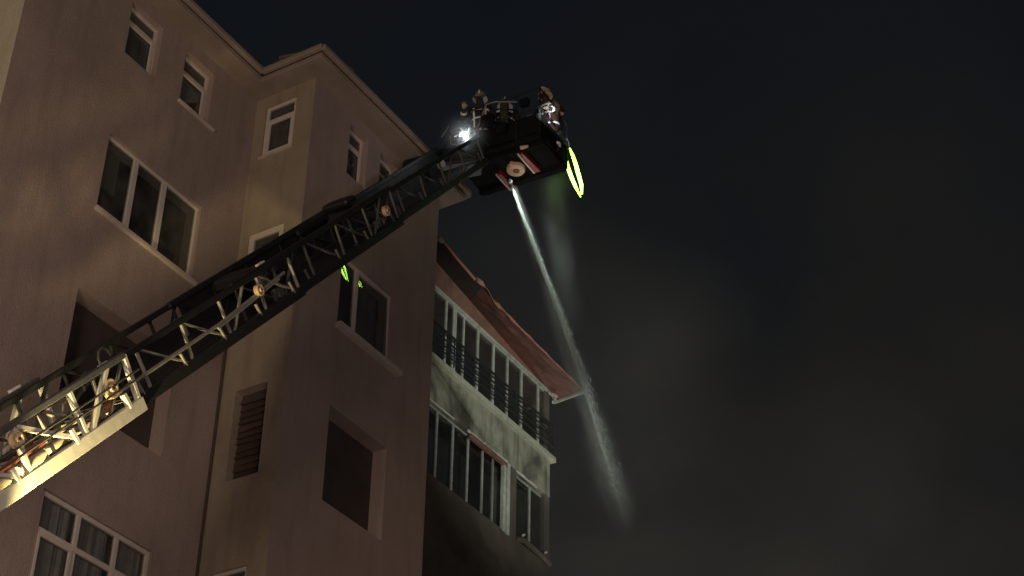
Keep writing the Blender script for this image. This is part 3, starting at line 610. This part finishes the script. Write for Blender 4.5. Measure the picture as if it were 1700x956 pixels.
# work light on the basket corner
inb = BK.matrix_world.inverted()
lc = inb @ along(770, 226, 28.75)
todir = (inb.to_3x3() @ (CAM - along(770, 226, 28.75))).normalized()
m_ = MB(); m_.lathe(lc, todir, [(.02, -.14), (.05, -.12), (.085, -.02), (.09, .0), (.085, .01), (.075, -.005)], 18); wl = m_.build('work_lamp', 'basket_rail', BK, smooth=True)
m_ = MB(); m_.lathe(lc, todir, [(.01, -.004), (.066, -.004), (.066, .004), (.01, .008)], 18); m_.build('lens', 'lamp_lens', wl)
for q in range(3):
    a = q * 1.1 + .4; m_ = MB(); m_.tube([lc + Vector((.10 * math.cos(a), -.02, .10 * math.sin(a))), lc + Vector((.16 * math.cos(a + .4), -.03, .16 * math.sin(a + .4)))], .01, 6); m_.build('guard', 'paint_white', wl)
m_ = MB(); m_.tube([lc + Vector((0, .05, 0)), (-bw, -bd, .6)], .02, 6); m_.build('lamp_arm', 'basket_rail', BK)
lamp('basket_work_light', 'POINT', BK.matrix_world @ (lc + todir * .18 + Vector((.05, 0, 0))), 5, (0.92, 0.97, 1.0), shadow_soft_size=0.05)
lamp('basket_under_light', 'POINT', BK.matrix_world @ Vector((.30, .10, -.55)), 2.6, (0.92, 1.0, 0.88), shadow_soft_size=0.05)  # added lamp without a fitting, brightens the underside, eave corner and mist
lamp('basket_inner_light', 'SPOT', along(893, 180, 28.9), 70, (0.85, 0.92, 1.0), target=along(916, 196, 29.7), spot_size=R(38), spot_blend=.5, shadow_soft_size=0.04)  # added spot without a fitting, aimed to turn the jacket tape white
m_ = MB(); m_.lathe((.84, .2, 1.02), (0, 0, 1), [(.05, 0), (.06, .02), (.055, .12), (.02, .15)], 12); m_.build('beacon', 'red_lens', BK, smooth=True)
# water monitor under the floor
jn = inb @ along(849, 309, 29.62); J0w = along(849, 309, 29.62); J1w = along(1036, 862, 37.5)
jd = (inb.to_3x3() @ (J1w - J0w)).normalized()
m_ = MB(); m_.lathe(jn - jd * .12, jd, [(.045, 0), (.045, .04), (.03, .05), (.026, .09), (.034, .10), (.034, .12), (.018, .12)], 14); mo = m_.build('water_monitor', 'basket_rail', BK, smooth=True)
m_ = MB(); m_.tube([jn - jd * .11, jn - jd * .14 + Vector((-.02, 0, .03)), Vector((-.15, .42, .0))], .035, 10); m_.build('elbow', 'basket_dark', mo, smooth=True)

# ------------------------------------------------------------------ firefighters
def skinned(name, verts, edges, m, parent, root=0, levels=1):
    me = bpy.data.meshes.new(name); me.from_pydata([v[:3] for v in verts], edges, []); o = bpy.data.objects.new(name, me); col.objects.link(o); o.parent = parent
    me.materials.append(MATS[m]); sk = o.modifiers.new('skin', 'SKIN'); sk.use_smooth_shade = True
    for i, v in enumerate(verts):
        rr = v[3]; sv = me.skin_vertices[0].data[i]; sv.radius = rr if isinstance(rr, tuple) else (rr, rr); sv.use_root = (i == root)
    su = o.modifiers.new('sub', 'SUBSURF'); su.levels = levels; su.render_levels = levels; return o
def firefighter(loc, rz, label, helm, coat, arms, lean=0.0, crouch=0.0, sc_=1.0):
    F = empty('person', loc, rz); tag(F, label, 'person', 'firefighters in the basket'); F.scale = (sc_,) * 3
    c = crouch; L = lambda x, y, z: (x, y + lean * max(0, z - .9), z - c * (1 if z > .7 else 0))
    V = []; Ed = []
    def add(x, y, z, r_, p=None):
        V.append((*L(x, y, z), r_)); i = len(V) - 1
        if p is not None: Ed.append((p, i))
        return i
    pel = add(0, 0, .95, (.17, .13)); sp = add(0, .01, 1.15, (.17, .13), pel); ch = add(0, .01, 1.36, (.19, .13), sp)
    nk = add(0, .02, 1.50, .06, ch); hb = add(0, .04, 1.58, (.075, .085), nk); ht = add(0, .04, 1.70, (.08, .09), hb); no = add(0, .135, 1.60, .018, hb)
    for s_ in (-1, 1):
        shd = add(s_ * .19, 0, 1.43, .085, ch); (ex, ey, ez), (wx, wy, wz) = arms[0 if s_ < 0 else 1]
        el = add(s_ * ex, ey, ez, .062, shd); wr = add(s_ * wx, wy, wz, .043, el)
        hip = add(s_ * .10, 0, .86, .105, pel); kn = len(V); V.append((s_ * .13, .05 + c * .5, .50, .075)); Ed.append((hip, kn))
        an = len(V); V.append((s_ * .13, 0, .10, .055)); Ed.append((kn, an)); to = len(V); V.append((s_ * .14, .17, .05, (.05, .04))); Ed.append((an, to))
    body = skinned('body', V, Ed, coat, F)
    for s_ in (-1, 1):  # gloved hands, five fingers
        wx, wy, wz = arms[0 if s_ < 0 else 1][1]; w_ = Vector(L(s_ * wx, wy, wz)); e_ = Vector(L(s_ * arms[0 if s_ < 0 else 1][0][0], *arms[0 if s_ < 0 else 1][0][1:]))
        d = (w_ - e_).normalized(); side = d.cross(Vector((0, 0, 1))); side = side.normalized() if side.length > .1 else Vector((1, 0, 0)); dn = side.cross(d)
        HV = [(*w_, .035), (*(w_ + d * .07), (.045, .022))]; HE = [(0, 1)]
        for q in range(4):
            k = (q - 1.5) * .021; ln = (.065, .08, .075, .055)[q]; p0 = w_ + d * .095 + side * k; p1 = p0 + d * ln * .55 + dn * -.012; p2 = p1 + d * ln * .3 - dn * .035
            b0 = len(HV); HV += [(*p0, .0105), (*p1, .0095), (*p2, .008)]; HE += [(1, b0), (b0, b0 + 1), (b0 + 1, b0 + 2)]
        b0 = len(HV); p0 = w_ + d * .04 - side * .04; HV += [(*p0, .012), (*(p0 + d * .035 - side * .02), .0105), (*(p0 + d * .06 - dn * .02 - side * .015), .009)]; HE += [(1, b0), (b0, b0 + 1), (b0 + 1, b0 + 2)]
        skinned('hand', HV, HE, 'glove', F, root=1)
    hc = Vector(L(0, .04, 1.66))
    m_ = MB(); m_.lathe(hc, (0, 0, 1), [(.140, -.02), (.137, .0), (.118, .02), (.114, .06), (.098, .10), (.066, .13), (.02, .145)], 20); ho = m_.build('helmet', helm, F, smooth=True)
    m_ = MB(); m_.tube([hc + Vector((0, .13 * math.cos(a), .02 + .155 * math.sin(a))) for a in np.linspace(.2, 2.9, 9)], .014, 6); m_.build('crest', 'tape', ho, smooth=True)
    m_ = MB(); m_.box(hc.x - .09, hc.x + .09, hc.y + .10, hc.y + .112, hc.z - .07, hc.z + .01); m_.build('visor', 'helmet_dark', ho, bevel=.01)
    # eyes and mouth under the brim
    m_ = MB()
    for s_ in (-1, 1): m_.lathe(Vector(L(s_ * .03, .115, 1.625)), (0, 1, 0), [(.004, 0), (.012, .006), (.004, .012)], 8)
    m_.bar(L(-.025, .118, 1.555), L(.025, .118, 1.555), .008, .01); m_.build('face_features', 'helmet_dark', F)
    def band(z, rx, ry, h=.045):
        m_ = MB(); c_ = Vector(L(0, .01, z)); n = 24; k = len(m_.v)
        for i in range(n):
            a = 2 * math.pi * i / n; m_.v += [(c_.x + rx * math.cos(a), c_.y + ry * math.sin(a), c_.z), (c_.x + rx * math.cos(a), c_.y + ry * math.sin(a), c_.z + h)]
        m_.f = [(2 * i, (2 * i + 2) % (2 * n), (2 * i + 3) % (2 * n), 2 * i + 1) for i in range(n)]; o = m_.build('reflective_band', 'tape', F, smooth=True)
    band(1.20, .185, .145); band(1.36, .20, .145); band(.97, .185, .145)
    for s_ in (-1, 1):
        (ex, ey, ez), (wx, wy, wz) = arms[0 if s_ < 0 else 1]; e_ = Vector(L(s_ * ex, ey, ez)); w_ = Vector(L(s_ * wx, wy, wz))
        m_ = MB(); p = e_.lerp(w_, .55); q = e_.lerp(w_, .72); m_.tube([p, q], .06, 12); m_.build('cuff_band', 'tape', F, smooth=True)
        m_ = MB(); m_.bar(L(s_ * .10, .135, 1.0), L(s_ * .11, .12, 1.42), .03, .012, up=(0, 1, 0)); m_.build('brace_strap', 'tape', F)
        m_ = MB(); m_.tube([(s_ * .13, .012, .22), (s_ * .13, .016, .27)], .082, 12); m_.build('leg_band', 'tape', F)
    m_ = MB(); b0 = Vector(L(0, -.20, 1.0)); m_.lathe(b0, (0, 0, 1), [(.02, 0), (.075, .02), (.08, .1), (.08, .42), (.05, .5), (.02, .54)], 14); m_.build('air_tank', 'tank', F, smooth=True)
    return F
yaw = math.atan2(EX.y, EX.x)
def inb_pt(x, y, z=.08): return BK.matrix_world @ Vector((x, y, z))
firefighter(inb_pt(-.27, .22), yaw + math.pi * .15, 'firefighter in the basket in a cream helmet, standing tallest, left of the middle', 'helmet_cream', 'coat_navy', (((.27, .12, 1.18), (.22, .36, 1.12)), ((.28, .10, 1.2), (.20, .34, 1.15))), lean=.12)
firefighter(inb_pt(.66, .20), yaw + math.pi * .92, 'firefighter in the basket at its right end with bright white tape on a brown jacket', 'plate_beige', 'coat_brown', (((.29, .1, 1.16), (.25, .34, 1.08)), ((.28, .14, 1.2), (.16, .36, 1.10))), lean=.18, crouch=.28, sc_=.95)
firefighter(inb_pt(-.50, -.18), yaw + math.pi * 1.1, 'firefighter crouching at the left rail of the basket beside the shining work lamp', 'helmet_cream', 'coat_navy', (((.29, .1, 1.16), (.22, .34, 1.0)), ((.30, .12, 1.2), (.26, .30, 1.30))), lean=.25, crouch=.28, sc_=.95)

# ------------------------------------------------------------------ glowing hi-vis loop hanging from the basket
GL = bpy.data.objects.new('glowing_strap_loop', None); col.objects.link(GL); gt0 = along(942, 236, 30.2); GL.location = gt0
tag(GL, 'glowing yellow-green strap loop hanging from the right end of the basket', 'light strap')
def strip(pts, ws, name, m_n, parent, th=.012, off=0.0):
    m_ = MB(); P = [along(px, py, 30.2 - off) - gt0 for px, py in pts]; side = cx; fwd = -cz
    k = 0
    for p, w_ in zip(P, ws):
        for a, c_ in ((-1, 0), (0, 1), (1, 0), (0, -1)): m_.v.append(tuple(p + side * a * w_ * 1.45 + fwd * c_ * (w_ * .6)))
    n = len(P)
    for i in range(n - 1):
        for j in range(4): m_.f.append((4 * i + j, 4 * i + (j + 1) % 4, 4 * i + 4 + (j + 1) % 4, 4 * i + 4 + j))
    m_.f += [(3, 2, 1, 0), tuple(4 * (n - 1) + j for j in range(4))]
    o = m_.build(name, m_n, parent, smooth=True); return o
A_ = [(937, 249), (939, 262), (943, 278), (949, 295), (956, 311), (964, 327)]; wa = [.004, .017, .022, .023, .019, .005]
B_ = [(945, 244), (950, 256), (955, 270), (960, 288), (965, 306), (966, 322)]; wb_ = [.004, .018, .022, .023, .021, .009]
sa = strip(A_, wa, 'strap', 'glow_tube', GL); strip(A_[2:5], [.008, .012, .008], 'strap_core', 'glow_core', sa, off=.012)
sb = strip(B_, wb_, 'strap', 'glow_tube', GL); strip(B_[2:], [.005, .010, .013, .004], 'strap_core', 'glow_core', sb, off=.012)
m_ = MB(); m_.tube([along(*p, 30.2) - gt0 for p in ((932, 222), (936, 231), (941, 230), (944, 237), (945, 246))], .012, 6); m_.build('hook', 'pale_metal', GL, smooth=True)

# ------------------------------------------------------------------ water jet: droplets thrown along the stream
def drops(name, n, gen, label, cat, m='water'):
    c, d, ln, rd = gen(n); d = d / np.linalg.norm(d, axis=1, keepdims=True)
    a = np.cross(d, np.array([0, 0, 1.0])); a /= np.linalg.norm(a, axis=1, keepdims=True); b_ = np.cross(d, a)
    v = np.empty((n, 6, 3)); v[:, 0] = c - d * ln[:, None]; v[:, 5] = c + d * ln[:, None]
    for k, q in enumerate((a, b_, -a, -b_)): v[:, 1 + k] = c + q * rd[:, None]
    tri = np.array([(0, 2, 1), (0, 3, 2), (0, 4, 3), (0, 1, 4), (5, 1, 2), (5, 2, 3), (5, 3, 4), (5, 4, 1)])
    f = (np.arange(n)[:, None, None] * 6 + tri[None]).reshape(-1, 3)
    me = bpy.data.meshes.new(name); me.vertices.add(n * 6); me.vertices.foreach_set('co', v.reshape(-1)); me.loops.add(len(f) * 3); me.loops.foreach_set('vertex_index', f.reshape(-1))
    me.polygons.add(len(f)); me.polygons.foreach_set('loop_start', np.arange(0, len(f) * 3, 3)); me.polygons.foreach_set('loop_total', np.full(len(f), 3)); me.update(); me.validate()
    me.materials.append(MATS[m]); o = bpy.data.objects.new(name, me); col.objects.link(o)
    if label: tag(o, label, cat, kind='stuff')
    return o
J0 = np.array(J0w); J1 = np.array(J1w); JD = J1 - J0; JL = np.linalg.norm(JD); JD /= JL
ja = np.array(cx) - JD * np.dot(np.array(cx), JD); ja /= np.linalg.norm(ja); jb = np.cross(JD, ja)
def jet(n):
    s = rng.beta(1.0, 2.4, n); sig = 0.008 + 0.085 * s ** 1.2
    core = rng.random(n) < 0.6; sg = np.where(core, sig * .35, sig)
    x = rng.normal(0, 1, n) * sg + np.where(core, 0, .08 * s); y = rng.normal(0, 1, n) * sg
    bow = 0.16 * np.sin(np.pi * s) + .02 * np.sin(s * 23) * s
    c = J0 + JD * (s * JL)[:, None] + ja * (x + bow * .35)[:, None] + jb * y[:, None]
    c[:, 2] += 0.10 * np.sin(np.pi * s)
    d = JD + rng.normal(0, .03, (n, 3)) * (s[:, None] + .1)
    return c, d, rng.uniform(.02, .07, n), rng.uniform(.0010, .0034, n) * (1 - .5 * s)
drops('water_jet', 14000, jet, 'thin white water jet shooting down from the basket past the balcony roof', 'water jet')

lamp('jet_spotlight', 'SPOT', J0w - Vector(tuple(JD)) * .5 + Vector((.12, -.05, -.05)), 650, (0.88, 1.0, 0.92), target=J1w, spot_size=R(34), spot_blend=.8, shadow_soft_size=.06)  # added spot without a fitting, brightens the jet and the mist
# mist and smoke volumes
def volmat(name, col_, build, step=1.0, aniso=0.3):
    m = bpy.data.materials.new(name); m.use_nodes = True; t = m.node_tree; t.nodes.clear(); MATS[name] = m
    o_ = N(t, 'ShaderNodeOutputMaterial'); pv = N(t, 'ShaderNodeVolumePrincipled'); pv.inputs['Color'].default_value = (*col_, 1); pv.inputs['Anisotropy'].default_value = aniso
    t.links.new(pv.outputs[0], o_.inputs['Volume']); d = build(t); t.links.new(d, pv.inputs['Density']); m.cycles.volume_step_rate = step; return m
def mth(t, op, a, b=None, c=None):
    n = N(t, 'ShaderNodeMath', operation=op)
    for i, x in enumerate((a, b, c)):
        if x is None: continue
        if isinstance(x, (int, float)): n.inputs[i].default_value = x
        else: t.links.new(x, n.inputs[i])
    return n.outputs[0]
def cone_density(dens, s0, s1, L_, nscale, fade_in, fade_out, lo=.35, hi=.65, zs=.25):
    def f(t):
        co = N(t, 'ShaderNodeTexCoord'); sx = N(t, 'ShaderNodeSeparateXYZ'); t.links.new(co.outputs['Object'], sx.inputs[0])
        z = mth(t, 'DIVIDE', sx.outputs[2], L_); r2_ = mth(t, 'ADD', mth(t, 'MULTIPLY', sx.outputs[0], sx.outputs[0]), mth(t, 'MULTIPLY', sx.outputs[1], sx.outputs[1]))
        sg = mth(t, 'ADD', mth(t, 'MULTIPLY', z, s1 - s0), s0); g_ = mth(t, 'EXPONENT', mth(t, 'MULTIPLY', mth(t, 'DIVIDE', r2_, mth(t, 'MULTIPLY', sg, sg)), -1.0))
        mp = N(t, 'ShaderNodeMapping'); mp.inputs['Scale'].default_value = (1, 1, zs); t.links.new(co.outputs['Object'], mp.inputs['Vector'])
        nz_ = N(t, 'ShaderNodeTexNoise'); nz_.inputs['Scale'].default_value = nscale; nz_.inputs['Detail'].default_value = 3; t.links.new(mp.outputs[0], nz_.inputs['Vector'])
        r_ = N(t, 'ShaderNodeMapRange'); r_.inputs['From Min'].default_value = lo; r_.inputs['From Max'].default_value = hi; t.links.new(nz_.outputs['Fac'], r_.inputs['Value'])
        fi = mth(t, 'MINIMUM', mth(t, 'DIVIDE', z, fade_in), 1.0); fo_ = mth(t, 'MINIMUM', mth(t, 'MAXIMUM', mth(t, 'DIVIDE', mth(t, 'SUBTRACT', 1.0, z), fade_out), 0.0), 1.0)
        return mth(t, 'MULTIPLY', mth(t, 'MULTIPLY', mth(t, 'MULTIPLY', g_, r_.outputs[0]), mth(t, 'MULTIPLY', fi, fo_)), dens)
    return f
def cone(name, a, b_, r0, r1, m, label, cat):
    a = Vector(a); b_ = Vector(b_); L_ = (b_ - a).length; q = (b_ - a).to_track_quat('Z', 'Y')
    mb_ = MB(); mb_.lathe((0, 0, 0), (0, 0, 1), [(r0, 0), (r1, L_)], 16); o = mb_.build(name, m); o.location = a; o.rotation_euler = q.to_euler(); tag(o, label, cat, kind='stuff'); return o
c0 = J0w + Vector((.05, .0, 0)); c1 = J1w + (J1w - J0w) * .03; L_ = (c1 - c0).length
volmat('mist_core', (.95, 1, .96), cone_density(4.2, 0.03, .24, L_, 2.6, .02, .42), step=.12)
cone('jet_spray', c0, c1, .12, .75, 'mist_core', 'fine spray drifting round the water jet below the basket', 'spray')
d0 = along(916, 292, 30.1); d1 = along(950, 560, 33.6); L2 = (d1 - d0).length
volmat('mist_side', (.9, 1, .94), cone_density(2.3, 0.16, .19, L2, 3.6, .03, .9, .15, .75), step=.2)
cone('falling_mist', d0, d1, .42, .5, 'mist_side', 'pale mist falling from under the right end of the basket', 'mist')
def smoke_d(t):
    co = N(t, 'ShaderNodeTexCoord'); mp = N(t, 'ShaderNodeMapping'); mp.inputs['Scale'].default_value = (1, 1, 1.3); t.links.new(co.outputs['Object'], mp.inputs['Vector'])
    n = N(t, 'ShaderNodeTexNoise'); n.inputs['Scale'].default_value = .13; n.inputs['Detail'].default_value = 6; n.inputs['Roughness'].default_value = .58; n.inputs['Distortion'].default_value = .5; t.links.new(mp.outputs[0], n.inputs['Vector'])
    r_ = N(t, 'ShaderNodeMapRange'); r_.inputs['From Min'].default_value = .40; r_.inputs['From Max'].default_value = .72; t.links.new(n.outputs['Fac'], r_.inputs['Value'])
    ln = N(t, 'ShaderNodeVectorMath', operation='LENGTH'); t.links.new(co.outputs['Object'], ln.inputs[0])
    ed_ = mth(t, 'MAXIMUM', mth(t, 'SUBTRACT', 1.0, mth(t, 'DIVIDE', ln.outputs['Value'], 17.0)), 0.0)
    return mth(t, 'MULTIPLY', mth(t, 'MULTIPLY', r_.outputs[0], ed_), .17)
volmat('smoke', (.62, .58, .52), smoke_d, step=1.0)
sm = MB(); c = along(1330, 840, 50); sm.lathe((0, 0, 0), (0, 0, 1), [(1, -17), (10, -14), (16, -7), (17, 0), (16, 7), (10, 14), (1, 17)], 20); so_ = sm.build('smoke_cloud', 'smoke'); so_.location = c; tag(so_, 'brown smoke drifting in the dark sky right of the balconies', 'smoke', kind='stuff')
lamp('far_street_light', 'POINT', (5.6, 49.4, 4), 4700, (1.0, .95, .86), shadow_soft_size=.5)  # lamp added below the smoke only to light it up

def ball_d(t):
    co = N(t, 'ShaderNodeTexCoord'); ln = N(t, 'ShaderNodeVectorMath', operation='LENGTH'); t.links.new(co.outputs['Object'], ln.inputs[0])
    f = mth(t, 'MAXIMUM', mth(t, 'SUBTRACT', 1.0, mth(t, 'DIVIDE', ln.outputs['Value'], .5)), 0.0); return mth(t, 'MULTIPLY', mth(t, 'MULTIPLY', f, f), .8)
volmat('mist_ball', (.92, .98, 1), ball_d, step=.15)
mb_ = MB(); mb_.lathe((0, 0, 0), (0, 0, 1), [(.5 * math.sin(q), -.5 * math.cos(q)) for q in np.linspace(0.02, 3.12, 12)], 18); o = mb_.build('lamp_mist', 'mist_ball'); o.location = along(771, 226, 28.6)  # haze volume added to imitate the glow round the lamp
tag(o, 'small haze of mist glowing round the bright work lamp on the basket', 'mist', kind='stuff')
